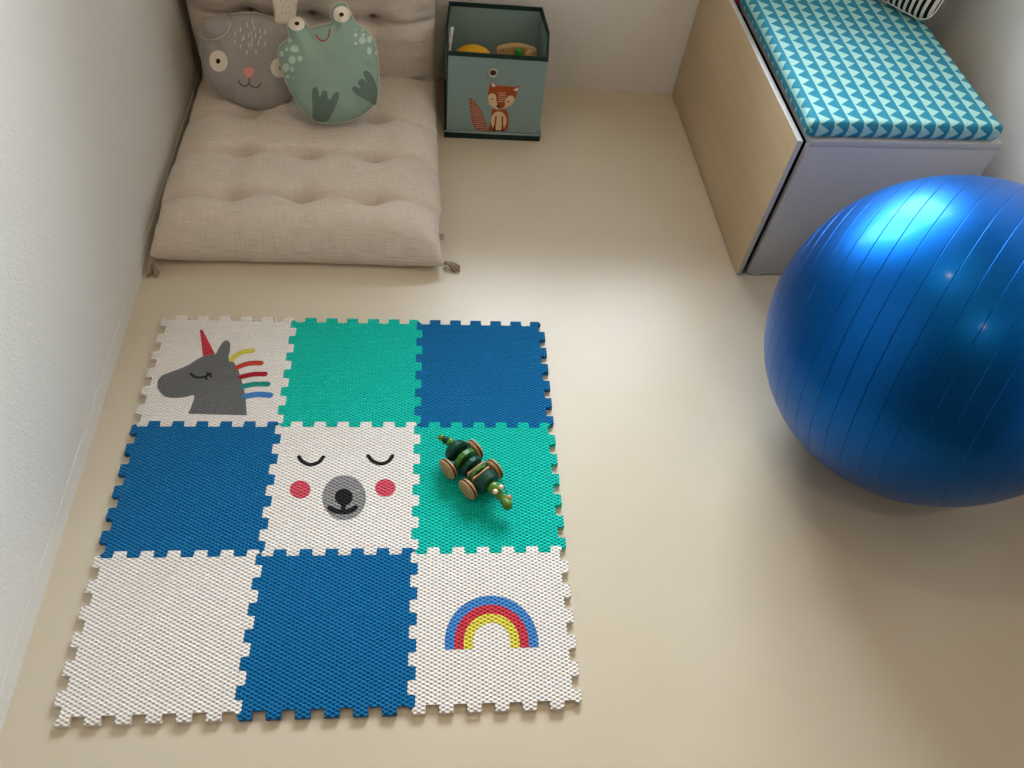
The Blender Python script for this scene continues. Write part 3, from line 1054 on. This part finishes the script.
# ------------------------------------------------------------------ storage bin
def make_bin():
    root = empty('storage_bin', (.81, .88, 0))
    tag(root, 'grey-green fabric storage bin with a fox print and a dark rim, beside the futon', 'storage bin')
    root_inv = Matrix.Translation((-.81, -.88, 0))
    def put(o, p=None):
        if p is None:
            o.parent = root
            o.matrix_parent_inverse = root_inv
        else:
            o.parent = p
        return o
    ZT = .280
    ctl_top = [(.665, .747), (.944, .741), (.958, .877), (.947, 1.010), (.672, 1.012), (.662, .878)]
    ctl_bot = [(.6655, .752), (.950, .752), (.951, .884), (.950, 1.016), (.6655, 1.016), (.665, .884)]
    def loop(ctl, n=14):
        out = []
        for a, b, bow in ((0, 1, 0), (1, 2, 1), (2, 3, 2), (3, 4, 0), (4, 5, 1), (5, 0, 2)):
            for k in range(n):
                t_ = k / n
                p = np.array(ctl[a]) * (1 - t_) + np.array(ctl[b]) * t_
                out.append(p)
        return out
    LT, LB = loop(ctl_top), loop(ctl_bot)
    n = len(LT)
    NZ = 14
    def wall_ring(inset, z, w_):
        P = [LB[i] * (1 - w_) + LT[i] * w_ for i in range(n)]
        c = np.mean(P, axis=0)
        out = []
        for i, p in enumerate(P):
            side = i // 14
            # slightly hollow canvas walls
            bow = .0045 * math.sin(PI * (i % 14) / 14) * math.sin(PI * w_) if side in (0, 3) else 0
            q_ = np.array([p[0] - inset * np.sign(p[0] - c[0]), p[1] - inset * np.sign(p[1] - c[1])])
            if side == 0: q_[1] += bow
            if side == 3: q_[1] -= bow
            out.append((q_[0], q_[1], z))
        return out
    V, Fc = [], []
    rings = [wall_ring(0, .004 + (ZT - .004) * k / NZ, k / NZ) for k in range(NZ + 1)]
    rings += [wall_ring(.003, .004 + (ZT - .004) * k / NZ, k / NZ) for k in range(NZ, -1, -1)]
    for rg in rings: V += rg
    for k in range(len(rings) - 1):
        for i in range(n):
            j = (i + 1) % n
            Fc.append((k * n + i, k * n + j, (k + 1) * n + j, (k + 1) * n + i))
    Fc.append(tuple((len(rings) - 1) * n + i for i in range(n)))
    body = mesh_obj('canvas_body', V, Fc, M['bin'], None)
    body.data.set_sharp_from_angle(angle=math.radians(40))
    put(body)
    # dark binding round the rim
    D = []
    V, Fc = [], []
    rg = [wall_ring(-.0014, ZT - .010, .965), wall_ring(-.0014, ZT + .0012, 1.0), wall_ring(.0044, ZT + .0012, 1.0), wall_ring(.0044, ZT - .010, .965)]
    for r_ in rg: V += r_
    for k in range(3):
        for i in range(n):
            j = (i + 1) % n
            Fc.append((k * n + i, k * n + j, (k + 1) * n + j, (k + 1) * n + i))
    o = mesh_obj('rim_binding', V, Fc, M['bin_dark'], None)
    o.data.set_sharp_from_angle(angle=math.radians(40))
    put(o)
    # dark bindings down the front corner and the base
    put(tube('edge_binding', [tuple(np.array(wall_ring(0, .004 + (ZT - .004) * k / 10, k / 10)[0])) for k in range(11)], .0022, M['bin_dark']))
    o = box('base_tray', (.661, .746, 0), (.954, 1.02, .022), M['bin_dark'], None, bevel=.003)
    put(o)
    put(tube('base_welt', [(.661, .7455, .025), (.8, .7452, .024), (.954, .7458, .023), (.9545, .88, .025), (.9535, 1.019, .025)], .003, M['bin']))
    # metal eyelet; a dark disc paints the shade inside its opening
    yq = .7478
    def fp_(L): return [np.array([p[0], p[2]]) for p in (at_y(430 + x / 5.12, y / 5.12, yq + .001) for x, y in L)]
    g = at_y(430 + 323 / 5.12, 373 / 5.12, yq)
    V_, F_ = tube_data([(g[0] + .0112 * math.cos(a), yq + .0005, g[2] + .0112 * math.sin(a)) for a in np.linspace(0, 2 * PI, 28, endpoint=False)], .0030, 8, True)
    ey_ = put(mesh_obj('eyelet', V_, F_, M['metal']))
    ho = mesh_obj('eyelet_shade_disc', *lathe_data([(0, 0), (.0098, 0), (.0098, .001), (0, .001)], (g[0], yq + .0008, g[2]), (0, -1, 0), 24), M['hole'])
    put(ho)
    # fox print on the front: thin printed patches following the cloth
    ctr = lambda V2: np.array([wall_y(a, b) for a, b in V2])
    def wall_y(x, z):
        w_ = min(1, max(0, (z - .004) / (ZT - .004)))
        f = min(1, max(0, (x - .665) / .283))
        yb = .752
        yt = .747 + (.741 - .747) * f
        return yb * (1 - w_) + yt * w_ + .0045 * math.sin(PI * f) * math.sin(PI * w_)
    def pr(name, polys, mat, parent, lift, step=.008):
        D = []
        for p in polys:
            V2, F2 = fill(resample(p, step), step)
            D.append(([(a, wall_y(a, b) - lift, b) for a, b in V2], F2))
        V_, F_ = merge(D)
        o = mesh_obj(name, V_, F_, mat, None, smooth=False)
        o.parent = parent
        return o
    fe = lambda c, rx, ry: fp_([(c[0] + rx * math.cos(a), c[1] + ry * math.sin(a)) for a in np.linspace(0, 2 * PI, 24, endpoint=False)])
    fox = pr('fox_print', [catmull(fp_([(322, 560), (345, 568), (385, 564), (399, 580), (402, 620), (400, 652), (390, 672), (345, 675), (300, 673), (308, 640), (313, 600)]), 4)], M['fox'], None, .0006)
    put(fox)
    hd = fp_([(312, 415), (325, 425), (345, 438), (375, 441), (400, 441), (428, 446), (463, 435), (455, 455), (445, 475), (438, 508)]) + fp_([(425, 528), (405, 545), (380, 557), (355, 563), (340, 561), (315, 546), (300, 520), (296, 495), (300, 465), (306, 440)])
    pr('head', [hd], M['fox'], fox, .0010)
    pr('tail', [catmull(fp_([(205, 503), (232, 532), (262, 570), (282, 620), (292, 655), (300, 672), (270, 672), (240, 665), (218, 635), (208, 580)]), 3)], M['fox'], fox, .0008)
    for L_ in (catmull(fp_([(298, 497), (306, 484), (322, 480), (337, 490), (341, 520), (346, 545), (352, 560), (338, 560), (315, 546), (302, 524)]), 3), catmull(fp_([(382, 548), (388, 512), (402, 493), (420, 492), (433, 503), (432, 518), (420, 532), (402, 546), (378, 558), (362, 561)]), 3)):
        pr('face_patch', [L_], M['fox_cream'], fox, .0014)
    for L_ in (fp_([(313, 420), (341, 441), (319, 447)]), fp_([(455, 443), (447, 467), (425, 461)])):
        pr('ear_inner', [L_], M['white_print'], fox, .0014)
    pr('nose', [fe((349, 547), 10, 6)], M['black_print'], fox, .0020, .003)
    for L_ in (fe((318, 510), 4.5, 4.5), fe((400, 521), 5, 4.5)):
        pr('eye', [L_], M['black_print'], fox, .0020, .003)
    for L_ in (fe((309, 531), 10, 9), fe((415, 533), 9, 9)):
        pr('cheek', [L_], M['fox_cheek'], fox, .0017, .003)
    pr('belly', [fe((352, 622), 40, 48)], M['fox_cream'], fox, .0010)
    for L_ in (ribbon(fp_([(338, 600), (334, 640), (331, 668)]), .0052, 3), ribbon(fp_([(370, 600), (371, 640), (371, 668)]), .0052, 3)):
        pr('front_leg', [L_], M['fox'], fox, .0013)
    for L_ in (ribbon(fp_([(330, 648), (328, 672)]), .0042, 3), ribbon(fp_([(372, 648), (371, 672)]), .0042, 3)):
        pr('paw', [L_], M['black_print'], fox, .0017, .003)
    dots = []
    for rr in range(5):
        for c in range(4):
            x, y = 352 + c * 10 + (rr % 2) * 4, 478 + rr * 11
            dots.append(fe((x, y), 2.6, 3.0))
    pr('forehead_fleck', dots, M['white_print'], fox, .0018, .004)
    dots = []
    A_ = fp_([(205, 503), (232, 532), (262, 570), (282, 620), (292, 655), (300, 672), (270, 672), (240, 665), (218, 635), (208, 580)])
    for rr in range(15):
        for c in range(9):
            x, y = 203 + c * 11 + (rr % 2) * 5, 518 + rr * 10.5
            p = fp_([(x, y)])
            if inside(np.array(p), A_)[0] and seg_dist(np.array(p), A_)[0] > .0015:
                dots.append(ribbon(fp_([(x - 2.6, y + 1.8), (x + 2.6, y - 1.8)]), .0017, 2))
    pr('tail_fleck', dots, M['white_print'], fox, .0018, .004)
    # white paper label sewn inside on the left
    a_, b_ = at_y(447.6, 50.5, .79), at_y(450.6, 50.5, .79)
    c_, d_ = at_y(453.9, 27, .835), at_y(451.0, 27, .835)
    nrm = np.array((0, .0006, 0))
    Q = [a_, b_, c_, d_]
    tagp = put(mesh_obj('care_label', [q_ + nrm for q_ in Q] + [q_ - nrm for q_ in Q], [(0, 1, 2, 3), (7, 6, 5, 4), (0, 4, 5, 1), (1, 5, 6, 2), (2, 6, 7, 3), (3, 7, 4, 0)], M['paper'], None, smooth=False))
    D = []
    for k in range(9):
        f0, f1 = (k + .9) / 11, (k + 1.4) / 11
        w_ = random.uniform(.4, .8)
        L0, R0 = a_ + (d_ - a_) * f0, b_ + (c_ - b_) * f0
        L1, R1 = a_ + (d_ - a_) * f1, b_ + (c_ - b_) * f1
        P4 = [L0 + (R0 - L0) * .15, L0 + (R0 - L0) * w_, L1 + (R1 - L1) * w_, L1 + (R1 - L1) * .15]
        D.append(([p_ - nrm * 1.6 for p_ in P4], [(0, 1, 2, 3)]))
    v_, f_ = merge(D)
    put(mesh_obj('label_text', v_, f_, M['dgrey_print'], None, smooth=False), tagp)
make_bin()

# yellow rounded toy and wooden peg toy standing in the bin
def yellow_toy():
    prof = [(0, 0), (.052, 0), (.056, .004), (.0630, .160)]
    for k in range(1, 13):
        a = PI / 2 * k / 12
        prof.append((.0630 * math.cos(a), .160 + .044 * math.sin(a)))
    prof[-1] = (0, .204)
    o = lathe('plastic_dome_toy', prof, (0, 0, 0), (0, 0, 1), M['yellow'], None, 48, 40)
    o.location = (.744, .893, .0045)
    tag(o, 'yellow rounded plastic toy inside the fabric bin, left of the wooden toy', 'toy')
yellow_toy()

def peg_toy():
    root = empty('wooden_peg_toy', (.873, .89, .0045))
    tag(root, 'pale wooden toy with a green peg inside the fabric bin', 'toy')
    bm = bmesh.new()
    # a curved board standing on edge
    pts = [(-.059, 0), (.059, 0)] + [(.059 * math.cos(a) if False else .059 - .118 * k / 24, .208 + .013 * math.sin(PI * k / 24)) for k, a in [(k, 0) for k in range(25)]]
    pts[2] = (.059, .204); pts[-1] = (-.059, .204)
    f_ = [bm.verts.new((x, -.004, z)) for x, z in pts]
    b_ = [bm.verts.new((x, .018, z)) for x, z in pts]
    n = len(pts)
    bm.faces.new(f_); bm.faces.new(b_[::-1])
    for i in range(n):
        bm.faces.new((f_[i], b_[i], b_[(i + 1) % n], f_[(i + 1) % n]))
    bmesh.ops.recalc_face_normals(bm, faces=bm.faces)
    es = [e for e in bm.edges if len(e.link_faces) == 2 and e.calc_face_angle(0) > 1]
    bmesh.ops.bevel(bm, geom=es, offset=.002, segments=2, affect='EDGES')
    bm_obj('board', bm, M['toy_wood2'], root, angle=40)
    lathe('peg', [(0, .0), (.0105, 0), (.0115, .001), (.0115, .027), (.0105, .0285), (0, .0285)], (.002, -.018, .190), (0, 0, 1), M['peg_green'], root, 24)
    lathe('peg_stem', [(0, 0), (.005, 0), (.005, .03), (0, .03)], (.002, -.016, .168), (0, 0, 1), M['toy_wood2'], root, 16)
    lathe('knob', [(0, 0), (.011, 0), (.013, .003), (.013, .010), (.010, .014), (0, .015)], (.034, -.004, .199), (0, -1, .25), M['toy_wood2'], root, 24)
    box('shelf', (-.050, -.03, .160), (.052, -.004, .168), M['toy_wood2'], root, bevel=.002)
    lathe('screw_hole', [(0, -.0005), (.003, -.0005), (.003, .0006), (0, .0006)], (-.042, -.0042, .206), (0, -1, 0), M['fox'], root, 12)
peg_toy()

# ------------------------------------------------------------------ storage bench
BTH = math.atan2(.030, .836)
def bench():
    root = empty('storage_bench', (1.464, .197, 0), BTH)
    tag(root, 'low white storage bench with birch-look drawer front in the back right corner', 'bench')
    bm = bmesh.new()
    bm_box(bm, (-.0105, 0, .004), (.003, .832, .437), .0012, 2)
    bmesh.ops.recalc_face_normals(bm, faces=bm.faces)
    for f in bm.faces:
        f.material_index = 1 if f.normal.x < -.9 else 0
    bm_obj('drawer_front', bm, [M['bench_white'], M['birch']], root, angle=40)
    box('side_panel', (.0215, 0, .006), (.498, .018, .422), M['bench_white'], root, bevel=.001)
    box('side_panel', (.0215, .80, .006), (.498, .818, .422), M['bench_white'], root, bevel=.001)
    box('top_panel', (.0215, 0, .4225), (.498, .818, .440), M['bench_white'], root, bevel=.0012)
    box('back_panel', (.488, .018, .006), (.498, .80, .422), M['bench_white'], root)
    bm = bmesh.new()
    bm_box(bm, (.003, .03, .02), (.013, .79, .36)); bm_box(bm, (.013, .03, .02), (.45, .042, .30)); bm_box(bm, (.013, .778, .02), (.45, .79, .30)); bm_box(bm, (.013, .042, .02), (.45, .778, .03)); bm_box(bm, (.44, .042, .03), (.45, .778, .30))
    bm_obj('drawer_box', bm, M['gap_shade'], root)
    for x, y in ((.05, .009), (.47, .009), (.05, .809), (.47, .809)):
        lathe('foot', [(0, 0), (.011, 0), (.012, .002), (.012, .006), (0, .006)], (x, y, 0), (0, 0, 1), M['bench_white'], root, 16)
    return root
bench()

def seat_pad():
    bm = bmesh.new()
    x0, x1, y0, y1, z0, z1 = .008, .481, .003, .808, .4405, .483
    bm_box(bm, (x0, y0, z0), (x1, y1, z1), .016, 5)
    for ax_, lo, hi, nn in ((0, x0, x1, 14), (1, y0, y1, 22)):
        for k in range(1, nn):
            c = lo + .016 + (hi - lo - .032) * k / nn
            co = [0, 0, 0]; no = [0, 0, 0]
            co[ax_] = c; no[ax_] = 1
            bmesh.ops.bisect_plane(bm, geom=bm.verts[:] + bm.edges[:] + bm.faces[:], plane_co=co, plane_no=no)
    uv = bm.loops.layers.uv.new('UVMap')
    for f in bm.faces:
        c = f.calc_center_median(); nrm = f.normal
        front = c.y < y0 + .016 and abs(nrm.y) >= abs(nrm.x)
        left = c.x < x0 + .016 and not front
        right = c.x > x1 - .016 and not front
        for l in f.loops:
            p = l.vert.co
            d = max(0.0, z1 - p.z)
            u_, v_ = p.x, p.y
            if front: v_ = p.y - d
            elif left: u_ = p.x - d
            elif right: u_ = p.x + d
            l[uv].uv = (u_, v_)
    # slack cloth: small sag and bulge
    for v in bm.verts:
        k = noise.noise(Vector((v.co.x * 6, v.co.y * 6, 1)))
        if v.co.z > z1 - .003: v.co.z += .0016 * k
        if v.co.y < y0 + .004: v.co.y += .002 * noise.noise(Vector((v.co.x * 20, v.co.z * 30, 3)))
        # edges of the cover run a little wavy; corners pulled out
        cx = min(abs(v.co.x - x0), abs(v.co.x - x1)); cy = abs(v.co.y - y0)
        if cx < .02 and cy < .02 and z0 + .004 < v.co.z < z1 - .006:
            v.co.x += .005 if v.co.x > .2 else -.003
    o = bm_obj('seat_pad', bm, M['tri'], None, smooth=True)
    o.location = (1.464, .197, 0)
    o.rotation_euler = (0, 0, BTH)
    tag(o, 'seat pad in teal and mint triangle print lying on the white bench', 'seat cushion')
seat_pad()

# striped cushion at the far end of the bench
def striped():
    yaw = math.atan2(-.8, .6)
    P = Pillow((1.838, .792, .660), 76, yaw)
    a, r_ = .168, .035
    o_ = []
    for cx, cy, a0 in ((a - r_, -a + r_, -PI / 2), (a - r_, a - r_, 0), (-a + r_, a - r_, PI / 2), (-a + r_, -a + r_, PI)):
        for k in range(7):
            t_ = a0 + PI / 2 * k / 6
            o_.append(np.array([cx + r_ * math.cos(t_), cy + r_ * math.sin(t_)]))
    P.set_outline(o_, .032, .09, puck=.001, seed=9)
    o = P.body('striped_cushion', M['stripe'], None, .008, .9)
    o.matrix_world = P.mat
    tag(o, 'black and cream striped cushion standing at the far end of the bench', 'cushion')
    P.pipe('edge_seam', M['cream'], o, .002)
striped()

# scrap of red cloth in the gap behind the drawer front
def red_scrap():
    th = BTH
    bm = bmesh.new()
    bmesh.ops.create_uvsphere(bm, u_segments=20, v_segments=12, radius=1.0)
    for v in bm.verts:
        k = 1 + .25 * noise.noise(v.co * 2.3)
        v.co = Vector((v.co.x * .0052 * k, v.co.y * .03 * k, v.co.z * .012 * k))
    o = bm_obj('cloth_scrap', bm, M['red_cloth'], None, smooth=True)
    lx, ly = .0115, .640
    o.location = (1.464 + lx * math.cos(th) - ly * math.sin(th), .197 + lx * math.sin(th) + ly * math.cos(th), .433)
    o.rotation_euler = (0, 0, th)
    tag(o, 'scrap of red cloth poking out between drawer front and seat pad', 'cloth')
red_scrap()

# ------------------------------------------------------------------ pull-along toy
def caterpillar():
    d = Vector((.675, -.738, 0)).normalized()
    root = empty('pull_along_toy', (.716, -.427, T), math.atan2(d.y, d.x) - .045)
    root.scale = (1.06, 1.06, 1.06)
    tag(root, 'green wooden pull-along crocodile toy on wheels, standing on a teal tile', 'toy')
    X = (1, 0, 0); Y = (0, 1, 0)
    def disc(name, x0, x1, r, mat, z=.034, bev=.0025, n=18, tilt=0.0, r2=None):
        r2 = r2 or r
        ax_ = Vector((1, 0, tilt)).normalized()
        return lathe(name, [(0, 0), (r - bev, 0), (r, bev), (r2, (x1 - x0) - bev), (r2 - bev, x1 - x0), (0, x1 - x0)], (x0, 0, z), ax_, mat, root, n, 25)
    disc('rear_body', -.059, -.038, .0235, M['toy_dark'], .035, .005, 18, r2=.0265)
    disc('body_disc', -.026, -.0145, .0255, M['toy_green'], .036, .0015, 14)
    disc('body_disc', -.006, .005, .024, M['toy_dark'], .035, .0015, 14)
    disc('body_disc', .0155, .0235, .0205, M['toy_green'], .033, .001, 12)
    disc('front_body', .034, .056, .0255, M['toy_dark'], .034, .003, 18, r2=.0235)
    # wooden links between
    for x0, x1 in ((.0105, .0145), (.0255, .0295)):
        box('spacer', (x0, -.021, .017), (x1, .021, .047), M['toy_wood'], root, bevel=.001)
    box('chassis', (-.052, -.010, .014), (.050, .010, .024), M['toy_wood'], root, bevel=.002)
    tube('spine', [(-.055, 0, .035), (.06, 0, .035)], .006, M['toy_dark'], root, 10)
    for x in (-.030, .030):
        tube('axle', [(x, -.034, .023), (x, .034, .023)], .003, M['toy_wood'], root, 10)
        for s in (-1, 1):
            prof = [(0, .001), (.012, .0), (.0205, .0), (.0225, .002), (.023, .0045), (.0215, .0052), (.0215, .0078), (.023, .0085), (.0225, .011), (.0205, .0125), (.007, .0125), (.0065, .0118), (.0055, .0118), (.005, .0126), (0, .0128)]
            w_ = lathe('wheel', prof, (x, s * .0285, .023), (0, s, 0), M['toy_wood'], root, 36, 40)
            Vt, Ft = tube_data([(x + .0218 * math.cos(a), s * (.0285 + .0065), .023 + .0218 * math.sin(a)) for a in np.linspace(0, 2 * PI, 36, endpoint=False)], .0016, 8, True)
            mesh_obj('tyre_band', Vt, Ft, M['rubber'], w_)
    # tail beads
    lathe('tail_bead', ball_prof(.0105), (-.066, .0005, .041), X, M['toy_head'], root, 20)
    lathe('tail_bead', ball_prof(.0085), (-.0755, -.004, .044), X, M['toy_dark'], root, 20)
    lathe('tail_bead', ball_prof(.0068), (-.0835, -.0095, .048), X, M['toy_head'], root, 20)
    # head and snout, one lathed piece on a sagging neck
    hd = lathe('head', [(0, -.014), (.007, -.012), (.0115, -.007), (.0135, 0), (.0125, .006), (.010, .012), (.0078, .019), (.0072, .026), (.0082, .033), (.0100, .038), (.0106, .043), (.0092, .048), (.005, .0515), (0, .0525)], (.066, 0, .038), (1, -.02, -.22), M['toy_head'], root, 28, 60)
    for s in (-1, 1):
        lathe('eye', ball_prof(.0052), (.0775, s * .0075, .0485), (0, 0, 1), M['toy_eye'], root, 18)
    # cord with a wooden bead lying beside the snout
    tube('pull_cord', catmull([(.030, .030, .012), (.045, .034, .012), (.065, .028, .016), (.088, .020, .011)], 5, closed=False), .0011, M['cord'], root, 6)
    lathe('cord_bead', ball_prof(.0072), (.091, .019, .0085), (1, 0, 0), M['toy_wood'], root, 18)
caterpillar()

# ------------------------------------------------------------------ camera and view
cam = bpy.data.cameras.new('camera')
cam.sensor_fit = 'HORIZONTAL'
cam.sensor_width = 36.0
cam.lens = F / 1024 * 36.0
cam.clip_start = 0.02
co = bpy.data.objects.new('camera', cam)
COL.objects.link(co)
co.matrix_world = Matrix(((R[0][0], -R[1][0], -R[2][0], CAM[0]), (R[0][1], -R[1][1], -R[2][1], CAM[1]), (R[0][2], -R[1][2], -R[2][2], CAM[2]), (0, 0, 0, 1)))
SC.camera = co
vs_ = SC.view_settings
vs_.view_transform = 'Standard'
vs_.look = 'None'
vs_.gamma = 1.0
vs_.use_curve_mapping = False
vs_.exposure = EXPO
try:
    SC.cycles.use_denoising = True
    SC.cycles.max_bounces = 8
    SC.cycles.diffuse_bounces = 5
except AttributeError:
    pass
